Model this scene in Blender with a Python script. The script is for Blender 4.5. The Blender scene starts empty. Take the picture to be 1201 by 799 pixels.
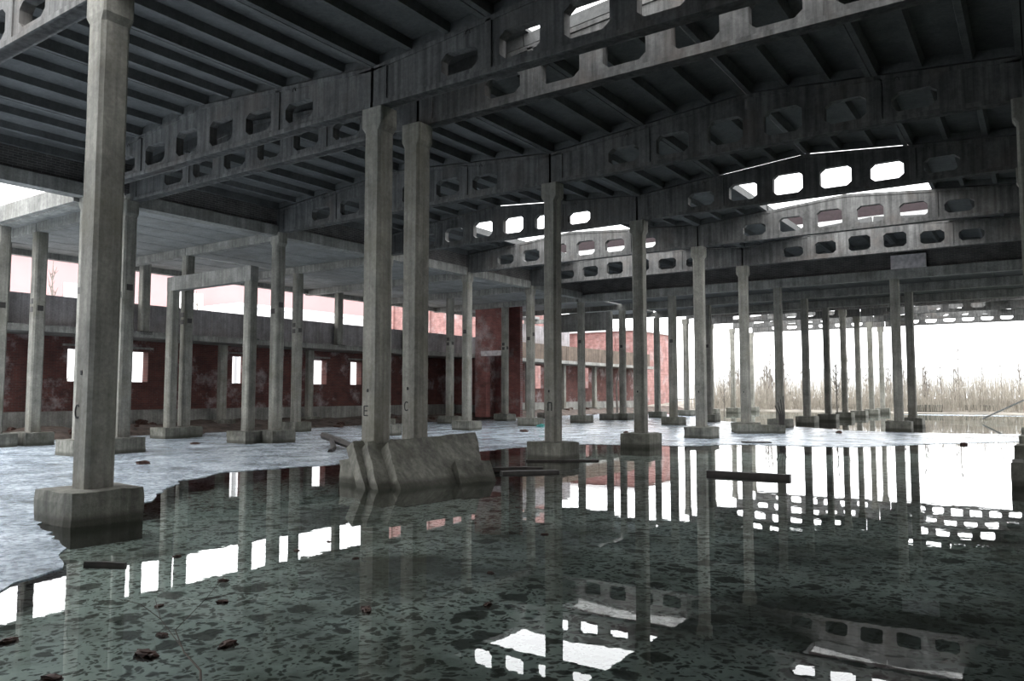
import bpy, math, random
from mathutils import Vector, noise
random.seed(7)
D = bpy.data
sc = bpy.context.scene
COL = sc.collection

# ------------------------------------------------------------------ camera, sky, exposure
cam_d = D.cameras.new('camera'); cam = D.objects.new('camera', cam_d); COL.objects.link(cam)
cam_d.sensor_width = 36.0; cam_d.lens = 900.05 / 1201 * 36.0
cam_d.clip_start = 0.05; cam_d.clip_end = 600
cam.location = (11.764, -19.293, 1.897)
cam.rotation_euler = (math.pi / 2 + 0.0684, 0, 0.601)
sc.camera = cam

world = D.worlds.new('overcast_sky'); sc.world = world; world.use_nodes = True
wn = world.node_tree.nodes; wl = world.node_tree.links
wn['Background'].inputs['Color'].default_value = (0.985, 1.0, 1.015, 1)
wn['Background'].inputs['Strength'].default_value = 1.0

sc.view_settings.view_transform = 'Standard'
sc.view_settings.look = 'None'
sc.view_settings.gamma = 1.0
sc.view_settings.use_curve_mapping = False
sc.view_settings.exposure = 2.42
try:
    sc.cycles.use_denoising = True
    sc.cycles.max_bounces = 10
    sc.cycles.diffuse_bounces = 5
    sc.cycles.transparent_max_bounces = 16
    sc.cycles.caustics_reflective = False
    sc.cycles.caustics_refractive = False
except Exception:
    pass

# ------------------------------------------------------------------ materials
def new_mat(name):
    m = D.materials.new(name); m.use_nodes = True
    nt = m.node_tree
    return m, nt, nt.nodes['Principled BSDF']

def N(nt, typ, **kw):
    n = nt.nodes.new(typ)
    for k, v in kw.items():
        if k in n.inputs.keys(): n.inputs[k].default_value = v
        else: setattr(n, k, v)
    return n

def ramp(nt, stops):
    r = nt.nodes.new('ShaderNodeValToRGB')
    e = r.color_ramp.elements
    while len(e) < len(stops): e.new(0.5)
    for i, (p, c) in enumerate(stops):
        e[i].position = p
        e[i].color = (*c, 1) if len(c) == 3 else c
    return r

def mix(nt, a, b, fac, mode='MIX'):
    m = nt.nodes.new('ShaderNodeMix'); m.data_type = 'RGBA'; m.blend_type = mode
    L = nt.links
    for sock, v in ((m.inputs[0], fac), (m.inputs[6], a), (m.inputs[7], b)):
        if hasattr(v, 'is_output'): L.new(v, sock)
        elif isinstance(v, (int, float)): sock.default_value = v
        else: sock.default_value = (*v, 1)
    return m.outputs[2]

def concrete(name, base, dark=0.45, streak=0.35, moss=(0.10, 0.10, 0.06), moss_amt=0.25, bump=0.25):
    """weathered cast concrete: mottling, vertical rain streaks, pits, a tide line by the water"""
    m, nt, b = new_mat(name); L = nt.links
    geo = N(nt, 'ShaderNodeNewGeometry')
    n1 = N(nt, 'ShaderNodeTexNoise', Scale=1.3, Detail=8.0, Roughness=0.65)
    L.new(geo.outputs['Position'], n1.inputs['Vector'])
    n2 = N(nt, 'ShaderNodeTexNoise', Scale=14.0, Detail=6.0, Roughness=0.7)
    L.new(geo.outputs['Position'], n2.inputs['Vector'])
    mp = N(nt, 'ShaderNodeMapping'); mp.inputs['Scale'].default_value = (7, 7, 0.35)
    L.new(geo.outputs['Position'], mp.inputs['Vector'])
    n3 = N(nt, 'ShaderNodeTexNoise', Scale=1.0, Detail=5.0, Roughness=0.6)
    L.new(mp.outputs[0], n3.inputs['Vector'])
    r1 = ramp(nt, [(0.32, tuple(c * dark for c in base)), (0.62, base)])
    L.new(n1.outputs[0], r1.inputs[0])
    r3 = ramp(nt, [(0.36, (1 - streak,) * 3), (0.62, (1.0, 1.0, 1.0))])
    L.new(n3.outputs[0], r3.inputs[0])
    c = mix(nt, r1.outputs[0], r3.outputs[0], 1.0, 'MULTIPLY')
    r2 = ramp(nt, [(0.3, (0.72, 0.72, 0.72)), (0.7, (1.12, 1.12, 1.12))])
    L.new(n2.outputs[0], r2.inputs[0])
    c = mix(nt, c, r2.outputs[0], 1.0, 'MULTIPLY')
    n4 = N(nt, 'ShaderNodeTexNoise', Scale=0.7, Detail=6.0, Roughness=0.7)
    mo = N(nt, 'ShaderNodeVectorMath', operation='ADD'); mo.inputs[1].default_value = (31, 17, 5)
    L.new(geo.outputs['Position'], mo.inputs[0]); L.new(mo.outputs[0], n4.inputs['Vector'])
    r4 = ramp(nt, [(0.5, (0, 0, 0)), (0.72, (moss_amt * 2,) * 3)])
    L.new(n4.outputs[0], r4.inputs[0])
    c = mix(nt, c, moss, r4.outputs[0])
    # wet tide line stain left by the flood water
    sep = N(nt, 'ShaderNodeSeparateXYZ'); L.new(geo.outputs['Position'], sep.inputs[0])
    ad = N(nt, 'ShaderNodeMath', operation='MULTIPLY_ADD'); L.new(n2.outputs[0], ad.inputs[0])
    ad.inputs[1].default_value = -0.12; L.new(sep.outputs['Z'], ad.inputs[2])
    r5 = ramp(nt, [(0.02, (0.75,) * 3), (0.10, (0, 0, 0))]); L.new(ad.outputs[0], r5.inputs[0])
    c = mix(nt, c, (0.035, 0.035, 0.025), r5.outputs[0])
    L.new(c, b.inputs['Base Color'])
    b.inputs['Roughness'].default_value = 0.88
    bp = N(nt, 'ShaderNodeBump'); bp.inputs['Strength'].default_value = bump; bp.inputs['Distance'].default_value = 0.02
    L.new(n2.outputs[0], bp.inputs['Height']); L.new(bp.outputs[0], b.inputs['Normal'])
    return m

def brick(name, c1, c2, mortar, frost=0.3, axis='yz', scale=1.0, soot=0.0):
    m, nt, b = new_mat(name); L = nt.links
    geo = N(nt, 'ShaderNodeNewGeometry')
    sep = N(nt, 'ShaderNodeSeparateXYZ'); L.new(geo.outputs['Position'], sep.inputs[0])
    cmb = N(nt, 'ShaderNodeCombineXYZ')
    L.new(sep.outputs['Y' if axis == 'yz' else 'X'], cmb.inputs[0]); L.new(sep.outputs['Z'], cmb.inputs[1])
    t = N(nt, 'ShaderNodeTexBrick', Scale=1.0)
    t.inputs['Brick Width'].default_value = 0.26 * scale; t.inputs['Row Height'].default_value = 0.078 * scale
    t.inputs['Mortar Size'].default_value = 0.008 * scale
    t.inputs['Color1'].default_value = (*c1, 1); t.inputs['Color2'].default_value = (*c2, 1); t.inputs['Mortar'].default_value = (*mortar, 1)
    L.new(cmb.outputs[0], t.inputs['Vector'])
    n1 = N(nt, 'ShaderNodeTexNoise', Scale=0.55, Detail=9.0, Roughness=0.72); L.new(geo.outputs['Position'], n1.inputs['Vector'])
    r = ramp(nt, [(0.52, (0, 0, 0)), (0.66, (frost,) * 3)]); L.new(n1.outputs[0], r.inputs[0])
    c = mix(nt, t.outputs[0], (0.42, 0.38, 0.38), r.outputs[0])
    n2 = N(nt, 'ShaderNodeTexNoise', Scale=1.7, Detail=5.0); L.new(geo.outputs['Position'], n2.inputs['Vector'])
    r2 = ramp(nt, [(0.3, (0.6 - soot,) * 3), (0.7, (1.1, 1.1, 1.1))]); L.new(n2.outputs[0], r2.inputs[0])
    c = mix(nt, c, r2.outputs[0], 1.0, 'MULTIPLY')
    L.new(c, b.inputs['Base Color']); b.inputs['Roughness'].default_value = 0.9
    bp = N(nt, 'ShaderNodeBump'); bp.inputs['Strength'].default_value = 0.5; bp.inputs['Distance'].default_value = 0.015
    inv = N(nt, 'ShaderNodeMath', operation='SUBTRACT'); inv.inputs[0].default_value = 1; L.new(t.outputs['Fac'], inv.inputs[1])
    L.new(inv.outputs[0], bp.inputs['Height']); L.new(bp.outputs[0], b.inputs['Normal'])
    return m

def plain(name, col, rough=0.8, metal=0.0, var=0.25, scale=6.0):
    m, nt, b = new_mat(name); L = nt.links
    geo = N(nt, 'ShaderNodeNewGeometry')
    n = N(nt, 'ShaderNodeTexNoise', Scale=scale, Detail=5.0); L.new(geo.outputs['Position'], n.inputs['Vector'])
    r = ramp(nt, [(0.3, tuple(c * (1 - var) for c in col)), (0.7, tuple(min(1, c * (1 + var)) for c in col))])
    L.new(n.outputs[0], r.inputs[0]); L.new(r.outputs[0], b.inputs['Base Color'])
    b.inputs['Roughness'].default_value = rough; b.inputs['Metallic'].default_value = metal
    return m

M = {}
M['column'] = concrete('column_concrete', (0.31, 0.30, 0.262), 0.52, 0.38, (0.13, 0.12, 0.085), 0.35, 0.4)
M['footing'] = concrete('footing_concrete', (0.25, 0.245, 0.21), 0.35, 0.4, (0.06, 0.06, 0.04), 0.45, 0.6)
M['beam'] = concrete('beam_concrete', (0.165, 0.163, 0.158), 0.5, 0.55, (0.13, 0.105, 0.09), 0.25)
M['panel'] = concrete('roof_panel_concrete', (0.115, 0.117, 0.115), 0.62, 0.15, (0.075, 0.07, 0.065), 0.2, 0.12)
M['red_band'] = plain('dark_red_band', (0.026, 0.016, 0.018), 0.85)
M['white_brick'] = brick('white_brick', (0.7, 0.7, 0.68), (0.62, 0.62, 0.6), (0.35, 0.35, 0.34), 0.0, 'xz')
M['annex'] = concrete('annex_concrete', (0.34, 0.335, 0.31), 0.5, 0.35, (0.12, 0.11, 0.09), 0.3)
M['parapet'] = concrete('parapet_render', (0.38, 0.35, 0.355), 0.62, 0.3, (0.16, 0.13, 0.12), 0.3)
M['soffit'] = concrete('annex_soffit', (0.30, 0.30, 0.29), 0.62, 0.1, (0.16, 0.15, 0.13), 0.3, 0.1)
M['parapet_shade'] = concrete('shaded_parapet', (0.17, 0.125, 0.095), 0.5, 0.4, (0.09, 0.07, 0.05), 0.3)  # parapet concrete with the shadow on the far bays put into its colour
M['white_block'] = plain('white_block', (0.55, 0.5, 0.5), 0.9)
M['dark_brick'] = brick('dark_brick', (0.065, 0.06, 0.058), (0.10, 0.09, 0.085), (0.19, 0.18, 0.17), 0.15, 'yz')
M['dark_brick_x'] = brick('dark_brick_cross', (0.065, 0.06, 0.058), (0.10, 0.09, 0.085), (0.16, 0.15, 0.14), 0.1, 'xz')
M['red_brick'] = brick('red_brick', (0.135, 0.04, 0.03), (0.085, 0.028, 0.023), (0.11, 0.08, 0.075), 0.8, 'yz')
M['red_brick_x'] = brick('red_brick_cross', (0.30, 0.10, 0.085), (0.22, 0.075, 0.065), (0.22, 0.16, 0.15), 0.7, 'xz')
M['pink'] = plain('pink_facade', (0.36, 0.235, 0.235), 0.9, 0, 0.04, 0.3)
M['out_brick'] = brick('outside_brick', (0.33, 0.17, 0.155), (0.27, 0.13, 0.12), (0.30, 0.2, 0.18), 0.5, 'xz', 2.0)
M['white_wall'] = plain('white_wall', (0.75, 0.75, 0.75), 0.9, 0, 0.05)
M['dirt'] = plain('dirt', (0.075, 0.055, 0.045), 0.95, 0, 0.5, 3.0)
M['bank'] = plain('reed_bank', (0.22, 0.20, 0.17), 0.95, 0, 0.4, 0.6)
M['hill'] = plain('pale_hill', (0.30, 0.31, 0.31), 1.0, 0, 0.15, 0.05)
M['bark'] = plain('bark', (0.07, 0.055, 0.045), 0.9, 0, 0.4)
M['pale_bark'] = plain('pale_bark', (0.17, 0.15, 0.13), 0.9, 0, 0.3)
M['reed'] = plain('dry_stems', (0.33, 0.30, 0.255), 0.95, 0, 0.35, 1.5)
M['wood'] = plain('wet_wood', (0.045, 0.038, 0.034), 0.55, 0, 0.4)
M['steel'] = plain('dark_steel', (0.035, 0.032, 0.03), 0.6, 0.4)
M['paint'] = plain('black_paint', (0.012, 0.012, 0.012), 0.7)
M['redpaint'] = plain('red_paint', (0.35, 0.03, 0.03), 0.7)
M['clod'] = plain('brown_clod', (0.06, 0.028, 0.02), 0.7, 0, 0.4, 20)
M['pole'] = plain('pale_pole', (0.5, 0.5, 0.5), 0.6)
M['teal'] = plain('teal_plastic', (0.06, 0.30, 0.27), 0.5)

DIM_SHIFT = (0.0, 0.0)  # offset of the noise patches that dim the bed
def make_bed():
    m, nt, b = new_mat('flooded_floor_silt'); L = nt.links
    geo = N(nt, 'ShaderNodeNewGeometry')
    wob = N(nt, 'ShaderNodeTexNoise', Scale=4.0, Detail=5.0); L.new(geo.outputs['Position'], wob.inputs['Vector'])
    wv = N(nt, 'ShaderNodeVectorMath', operation='MULTIPLY_ADD'); L.new(wob.outputs['Color'], wv.inputs[0])
    wv.inputs[1].default_value = (0.35, 0.35, 0.0); L.new(geo.outputs['Position'], wv.inputs[2])
    n1 = N(nt, 'ShaderNodeTexNoise', Scale=0.5, Detail=8.0, Roughness=0.6); L.new(geo.outputs['Position'], n1.inputs['Vector'])
    r1 = ramp(nt, [(0.3, (0.33, 0.365, 0.345)), (0.7, (0.52, 0.57, 0.545))]); L.new(n1.outputs[0], r1.inputs[0])
    c = r1.outputs[0]
    for k, (s, lo, hi, off) in enumerate(((5.0, 0.06, 0.20, 0.0), (1.9, -0.02, 0.12, 3.3), (9.0, 0.08, 0.24, 7.7), (14.0, 0.08, 0.26, 1.9))):
        ad = N(nt, 'ShaderNodeVectorMath', operation='ADD'); ad.inputs[1].default_value = (off, off * 2, 0); L.new(wv.outputs[0], ad.inputs[0])
        v = N(nt, 'ShaderNodeTexVoronoi', Scale=s); v.voronoi_dimensions = '2D'; L.new(ad.outputs[0], v.inputs['Vector'])
        sp = N(nt, 'ShaderNodeSeparateColor'); L.new(v.outputs['Color'], sp.inputs[0])
        # each blotch has its own size
        th = N(nt, 'ShaderNodeMath', operation='MULTIPLY_ADD'); L.new(sp.outputs[0], th.inputs[0]); th.inputs[1].default_value = 0.5; th.inputs[2].default_value = -0.22
        sub = N(nt, 'ShaderNodeMath', operation='SUBTRACT'); L.new(v.outputs['Distance'], sub.inputs[0]); L.new(th.outputs[0], sub.inputs[1])
        r = ramp(nt, [(lo - 0.05, (0.88,) * 3), (hi - 0.06, (0, 0, 0))]); L.new(sub.outputs[0], r.inputs[0])
        c = mix(nt, c, (0.022, 0.024, 0.019), r.outputs[0])
    n2 = N(nt, 'ShaderNodeTexNoise', Scale=0.22, Detail=7.0, Roughness=0.68); sh = N(nt, 'ShaderNodeVectorMath', operation='ADD'); sh.inputs[1].default_value = (DIM_SHIFT[0], DIM_SHIFT[1], 0); L.new(geo.outputs['Position'], sh.inputs[0]); L.new(sh.outputs[0], n2.inputs['Vector'])
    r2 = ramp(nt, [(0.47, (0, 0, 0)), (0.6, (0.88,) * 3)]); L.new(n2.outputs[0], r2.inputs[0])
    c = mix(nt, c, (0.04, 0.04, 0.028), r2.outputs[0])  # weaker light over part of the bed, painted as dark noise patches
    L.new(c, b.inputs['Base Color']); b.inputs['Roughness'].default_value = 0.95
    return m
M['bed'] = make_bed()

def make_water():
    m = D.materials.new('still_flood_water'); m.use_nodes = True
    nt = m.node_tree; L = nt.links; nt.nodes.clear()
    out = N(nt, 'ShaderNodeOutputMaterial')
    fr = N(nt, 'ShaderNodeFresnel'); fr.inputs['IOR'].default_value = 1.34
    tr = N(nt, 'ShaderNodeBsdfTransparent'); tr.inputs['Color'].default_value = (0.86, 0.92, 0.89, 1)
    gl = N(nt, 'ShaderNodeBsdfGlossy'); gl.inputs['Roughness'].default_value = 0.0; gl.inputs['Color'].default_value = (1, 1, 1, 1)
    geo = N(nt, 'ShaderNodeNewGeometry')
    n = N(nt, 'ShaderNodeTexNoise', Scale=2.2, Detail=3.0); L.new(geo.outputs['Position'], n.inputs['Vector'])
    bp = N(nt, 'ShaderNodeBump'); bp.inputs['Strength'].default_value = 0.012; bp.inputs['Distance'].default_value = 0.05
    L.new(n.outputs[0], bp.inputs['Height']); L.new(bp.outputs[0], gl.inputs['Normal'])
    mx = N(nt, 'ShaderNodeMixShader'); L.new(fr.outputs[0], mx.inputs[0]); L.new(tr.outputs[0], mx.inputs[1]); L.new(gl.outputs[0], mx.inputs[2])
    L.new(mx.outputs[0], out.inputs['Surface'])
    return m
M['water'] = make_water()

def make_ice():
    m, nt, b = new_mat('slushy_ice'); L = nt.links
    geo = N(nt, 'ShaderNodeNewGeometry')
    n1 = N(nt, 'ShaderNodeTexNoise', Scale=0.9, Detail=9.0, Roughness=0.7); L.new(geo.outputs['Position'], n1.inputs['Vector'])
    n2 = N(nt, 'ShaderNodeTexNoise', Scale=7.0, Detail=9.0, Roughness=0.82); L.new(geo.outputs['Position'], n2.inputs['Vector'])
    r1 = ramp(nt, [(0.34, (0.20, 0.235, 0.265)), (0.44, (0.50, 0.58, 0.66)), (0.6, (0.74, 0.82, 0.9))]); L.new(n1.outputs[0], r1.inputs[0])
    r2 = ramp(nt, [(0.40, (0.34, 0.36, 0.39)), (0.56, (1.2, 1.2, 1.2))]); L.new(n2.outputs[0], r2.inputs[0])
    c = mix(nt, r1.outputs[0], r2.outputs[0], 1.0, 'MULTIPLY')
    L.new(c, b.inputs['Base Color'])
    b.inputs['IOR'].default_value = 1.33
    rr = ramp(nt, [(0.35, (0.03,) * 3), (0.65, (0.22,) * 3)]); L.new(n1.outputs[0], rr.inputs[0])
    L.new(rr.outputs[0], b.inputs['Roughness'])
    bp = N(nt, 'ShaderNodeBump'); bp.inputs['Strength'].default_value = 0.6; bp.inputs['Distance'].default_value = 0.03
    L.new(n2.outputs[0], bp.inputs['Height']); L.new(bp.outputs[0], b.inputs['Normal'])
    return m
M['ice'] = make_ice(); M['snow'] = plain('old_snow', (0.5, 0.51, 0.53), 0.9, 0, 0.15, 0.5)

# ------------------------------------------------------------------ mesh helpers
class MB:
    def __init__(s): s.v = []; s.f = []
    def add(s, vs, fs):
        o = len(s.v); s.v += [tuple(p) for p in vs]; s.f += [tuple(i + o for i in f) for f in fs]; return s
    def box(s, x0, x1, y0, y1, z0, z1):
        v = [(x0, y0, z0), (x1, y0, z0), (x1, y1, z0), (x0, y1, z0), (x0, y0, z1), (x1, y0, z1), (x1, y1, z1), (x0, y1, z1)]
        return s.add(v, [(0, 3, 2, 1), (4, 5, 6, 7), (0, 1, 5, 4), (1, 2, 6, 5), (2, 3, 7, 6), (3, 0, 4, 7)])
    def hexa(s, v):   # eight corners, bottom ring then top ring
        return s.add(v, [(0, 3, 2, 1), (4, 5, 6, 7), (0, 1, 5, 4), (1, 2, 6, 5), (2, 3, 7, 6), (3, 0, 4, 7)])
    def loft(s, rings):
        n = len(rings[0]); v = [p for r in rings for p in r]; f = []
        for k in range(len(rings) - 1):
            for i in range(n):
                j = (i + 1) % n
                f.append((k * n + i, k * n + j, (k + 1) * n + j, (k + 1) * n + i))
        f.append(tuple(range(n - 1, -1, -1))); f.append(tuple((len(rings) - 1) * n + i for i in range(n)))
        return s.add(v, f)
    def tube(s, pts, rad, n=5):
        pts = [Vector(p) for p in pts]; rings = []
        for i, p in enumerate(pts):
            d = (pts[min(i + 1, len(pts) - 1)] - pts[max(i - 1, 0)])
            if d.length < 1e-6: d = Vector((0, 0, 1))
            d.normalize()
            a = d.cross(Vector((0, 0, 1)) if abs(d.z) < 0.9 else Vector((1, 0, 0))).normalized(); b = d.cross(a)
            r = rad[i] if isinstance(rad, (list, tuple)) else rad
            rings.append([p + (a * math.cos(2 * math.pi * k / n) + b * math.sin(2 * math.pi * k / n)) * r for k in range(n)])
        return s.loft(rings)
    def mesh(s, name):
        me = D.meshes.new(name); me.from_pydata(s.v, [], s.f); me.validate(); me.update()
        import bmesh
        bm = bmesh.new(); bm.from_mesh(me); bmesh.ops.recalc_face_normals(bm, faces=bm.faces); bm.to_mesh(me); bm.free()
        return me
    def build(s, name, mat, parent=None, loc=(0, 0, 0)):
        me = s.mesh(name); me.materials.append(M[mat])
        return link(name, me, parent, loc)

def link(name, me, parent=None, loc=(0, 0, 0), rot=(0, 0, 0), scale=(1, 1, 1)):
    o = D.objects.new(name, me); COL.objects.link(o)
    o.location = loc; o.rotation_euler = rot; o.scale = scale
    if parent is not None: o.parent = parent
    return o

def tag(o, label, cat=None, group=None, kind=None):
    o['label'] = label
    if cat: o['category'] = cat
    if group: o['group'] = group
    if kind: o['kind'] = kind
    return o

def thing(name, label, cat, loc=(0, 0, 0), rotz=0, group=None):
    o = link(name, None, None, loc, (0, 0, rotz))
    return tag(o, label, cat, group)

def struct(o, label):
    o['kind'] = 'structure'; o['label'] = label; return o

def rough_box(sx, sy, z0, z1, seed, amp=0.025, n=6, round_=0.018):
    """cast block with chipped, uneven faces"""
    mb = MB(); rnd = random.Random(seed); off = Vector((seed * 3.1, seed * 1.7, seed * 0.9))
    nz = max(2, int(n * (z1 - z0) / max(sx, sy)) + 1)
    idx = {}
    vs = []; fs = []
    def vert(i, j, k):
        key = (i, j, k)
        if key not in idx:
            p = Vector((-sx / 2 + sx * i / n, -sy / 2 + sy * j / n, z0 + (z1 - z0) * k / nz))
            ext = (i in (0, n)) + (j in (0, n)) + (k in (0, nz))
            q = p.copy()
            if ext >= 2:
                c = Vector((0, 0, (z0 + z1) / 2)); dd = (c - p)
                q += Vector((math.copysign(round_, dd.x) if i in (0, n) else 0, math.copysign(round_, dd.y) if j in (0, n) else 0, (-round_ if k == nz else 0))) * (0.35 + 0.9 * rnd.random())
            q += Vector(noise.noise_vector(p * 3.0 + off)) * amp
            idx[key] = len(vs); vs.append(q)
        return idx[key]
    for a in range(n):
        for b_ in range(n):
            fs.append((vert(a, b_, nz), vert(a + 1, b_, nz), vert(a + 1, b_ + 1, nz), vert(a, b_ + 1, nz)))
            fs.append((vert(a, b_, 0), vert(a, b_ + 1, 0), vert(a + 1, b_ + 1, 0), vert(a + 1, b_, 0)))
    for a in range(n):
        for k in range(nz):
            fs.append((vert(a, 0, k), vert(a + 1, 0, k), vert(a + 1, 0, k + 1), vert(a, 0, k + 1)))
            fs.append((vert(a, n, k), vert(a, n, k + 1), vert(a + 1, n, k + 1), vert(a + 1, n, k)))
            fs.append((vert(0, a, k), vert(0, a, k + 1), vert(0, a + 1, k + 1), vert(0, a + 1, k)))
            fs.append((vert(n, a, k), vert(n, a + 1, k), vert(n, a + 1, k + 1), vert(n, a, k + 1)))
    return mb.add(vs, fs)

# ------------------------------------------------------------------ grid of the hall (metres)
XL, XM, XR = -12.5, 0.0, 11.75          # column rows of the hall
XA, XB = -18.5, -24.5                   # column rows of the low annex on the left
BOT = 8.12                              # underside of the lattice beams
PK = 0.50                               # rise of the beam tops at midspan
FT = 0.49                               # top of the footings

# ------------------------------------------------------------------ ground and water
def grid_mesh(x0, x1, y0, y1, nx, ny, zf):
    mb = MB(); vs = []; fs = []
    for j in range(ny + 1):
        for i in range(nx + 1):
            x = x0 + (x1 - x0) * i / nx; y = y0 + (y1 - y0) * j / ny
            vs.append((x, y, zf(x, y)))
    for j in range(ny):
        for i in range(nx):
            a = j * (nx + 1) + i; fs.append((a, a + 1, a + nx + 2, a + nx + 1))
    return mb.add(vs, fs)

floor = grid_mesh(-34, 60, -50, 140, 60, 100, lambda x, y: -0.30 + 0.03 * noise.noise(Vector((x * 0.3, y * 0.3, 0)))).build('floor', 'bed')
struct(floor, 'flooded silty hall floor seen through the shallow water')

water = grid_mesh(-24.8, 60, -50, 140, 4, 4, lambda x, y: 0.0).build('flood_water', 'water')
tag(water, 'still dark greenish flood water covering the hall floor', 'water', kind='stuff')

# ice: outline on the water, seen from the camera it runs along the left and across the back
edge = [(14.0, -31.2), (9.0, -22.0), (5.2, -17.2), (3.9, -16.2), (3.35, -15.83), (2.91, -15.16), (2.1, -14.6), (1.5, -14.35), (0.6, -14.15), (-0.35, -13.8), (-0.9, -13.0),
        (-1.06, -11.81), (-2.4, -10.6), (-3.52, -9.62), (-4.31, -8.03), (-4.16, -6.41), (-3.71, -5.25), (-3.8, -4.1), (-3.2, -2.4),
        (-3.4, 0.0), (-3.29, 2.14), (-3.22, 4.9), (-1.6, 6.2), (1.22, 6.79), (2.4, 8.9), (4.4, 9.3), (6.29, 9.9), (8.0, 12.6),
        (10.87, 16.5), (15, 19), (26, 26), (26, 32), (14, 24.5), (10.75, 23.0), (7.0, 22.0), (3.63, 22.6), (1.6, 24.5), (-2.0, 27), (-7, 33), (-12, 44), (-22, 46),
        (-24.5, 40), (-24.5, -31.2)]
def jag(pts, step=0.18, amp=0.22):
    out = []
    for i in range(len(pts)):
        a = Vector((*pts[i], 0)); b = Vector((*pts[(i + 1) % len(pts)], 0)); L = (b - a).length
        n = max(1, int(L / step)) if L < 9 else 4
        nrm = Vector((-(b - a).y, (b - a).x, 0)).normalized()
        for k in range(n):
            p = a.lerp(b, k / n)
            w = noise.noise(p * 1.1) * amp + noise.noise(p * 4.3) * amp * 0.5
            out.append(p + nrm * w)
    return out
def plate(pts, z0, z1):
    n = len(pts); mb = MB()
    return mb.add([(p.x, p.y, z0) for p in pts] + [(p.x, p.y, z1) for p in pts],
                  [tuple(range(n, 2 * n))] + [(i, (i + 1) % n, n + (i + 1) % n, n + i) for i in range(n)])
ice = plate(jag(edge), -0.01, 0.012).build('ice_sheet', 'ice')
tag(ice, 'pale bluish slushy ice sheet along the left and back of the water', 'ice')
strip = plate(jag([(1.5, 56), (5, 55), (9.5, 55.5), (12, 57), (8, 58.5), (3, 58)], 0.3, 0.5), -0.01, 0.012).build('ice_sheet', 'ice')
tag(strip, 'thin white ice strip in front of the far reed bank', 'ice')

bank = grid_mesh(-40, 60, 62, 140, 60, 40, lambda x, y: -0.35 + 1.1 * (1 - math.exp(-(y - 62) / 7.0)) + 0.25 * noise.noise(Vector((x * 0.25, y * 0.4, 3)))).build('ground_outside', 'bank')
struct(bank, 'dry brown bank at the far end of the flooded hall')
hill = grid_mesh(-320, 320, 150, 420, 40, 16, lambda x, y: 0.2 + 12 * min(1, (y - 150) / 160) + 2.0 * noise.noise(Vector((x * 0.01, y * 0.01, 0)))).build('hill', 'hill')
struct(hill, 'pale distant slope behind the bare thicket')
dirt = grid_mesh(-34, -19.3, -9, 64, 44, 150, lambda x, y: -0.42 + 0.75 * min(1, max(0, (-19.6 - x) / 2.6)) + 0.22 * noise.noise(Vector((x * 0.7, y * 0.7, 1))) + 0.08 * noise.noise(Vector((x * 2.5, y * 2.5, 1)))).build('ground_left', 'dirt')
struct(dirt, 'dark dirt and rubble bank along the annex wall')
yard = grid_mesh(-160, -33.5, -120, 200, 10, 10, lambda x, y: 0.35).build('ground_yard', 'snow')
struct(yard, 'snow-covered yard outside the annex on the left')

# ------------------------------------------------------------------ columns
def oct_ring(w, c, z, wy=None):
    h = w / 2; k = (wy or w) / 2
    return [(h - c, -k, z), (h, -k + c, z), (h, k - c, z), (h - c, k, z), (-h + c, k, z), (-h, k - c, z), (-h, -k + c, z), (-h + c, -k, z)]
MESH = {}
def shaft_mesh(w, z1):
    key = ('s', w, round(z1, 2))
    if key not in MESH:
        mb = MB(); c = 0.055
        rings = [oct_ring(w, c, FT - 0.03 + (z1 - FT + 0.03) * k / 14) for k in range(15)]
        rings = [[(x + 0.006 * noise.noise(Vector((x * 9, y * 9, z * 2.3 + w * 50))), y + 0.006 * noise.noise(Vector((y * 9, x * 9, z * 2.1 + 7))), z) for x, y, z in r] for r in rings]
        me = mb.loft(rings).mesh('shaft'); me.materials.append(M['column']); MESH[key] = me
    return MESH[key]
def capital_mesh(w, z1, cw):
    key = ('c', w, z1, cw)
    if key not in MESH:
        mb = MB().loft([oct_ring(w + 0.005, 0.055, z1 - 0.52, w + 0.005), oct_ring(cw, 0.03, z1 - 0.40, w + 0.03), oct_ring(cw, 0.03, z1, w + 0.03)])
        me = mb.mesh('capital'); me.materials.append(M['column']); MESH[key] = me
    return MESH[key]
FOOT = []
for k, (sx, sy) in enumerate(((1.18, 1.05), (1.15, 1.1), (1.2, 1.0), (1.12, 1.12))):
    me = rough_box(sx, sy, -0.32, FT, k + 1).mesh('footing'); me.materials.append(M['footing']); FOOT.append(me)
FOOT_PAIR = rough_box(1.15, 2.25, -0.32, FT, 9, n=9).mesh('footing'); FOOT_PAIR.materials.append(M['footing'])
PLATE = MB().box(-0.10, 0.10, -0.012, 0.012, -0.10, 0.10).mesh('steel_plate'); PLATE.materials.append(M['steel'])
ncol = [0]
def column(x, y, label, w=0.41, top=BOT, cap=0.56, foot=True, plates=(), group='concrete columns of the hall', dx=0.0):
    t = thing('concrete_column', label, 'column', (x, y, 0), 0, group)
    if cap:
        link('shaft', shaft_mesh(w, top - 0.5), t); link('capital', capital_mesh(w, top, cap), t)
    else:
        link('shaft', shaft_mesh(w, top), t)
    ncol[0] += 1
    if foot:
        f = link('footing', FOOT[ncol[0] % 4], t, (dx, 0, 0), (0, 0, random.uniform(-0.03, 0.03)))
    for z, side in plates:
        if side == 'y': link('steel_plate', PLATE, t, (0, -w / 2, z))
        else: link('steel_plate', PLATE, t, (w / 2, 0, z), (0, 0, math.pi / 2))
    return t
ORD = ['first', 'second', 'third', 'fourth', 'fifth', 'sixth', 'seventh', 'eighth', 'ninth', 'tenth', 'eleventh', 'twelfth', 'thirteenth']

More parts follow.
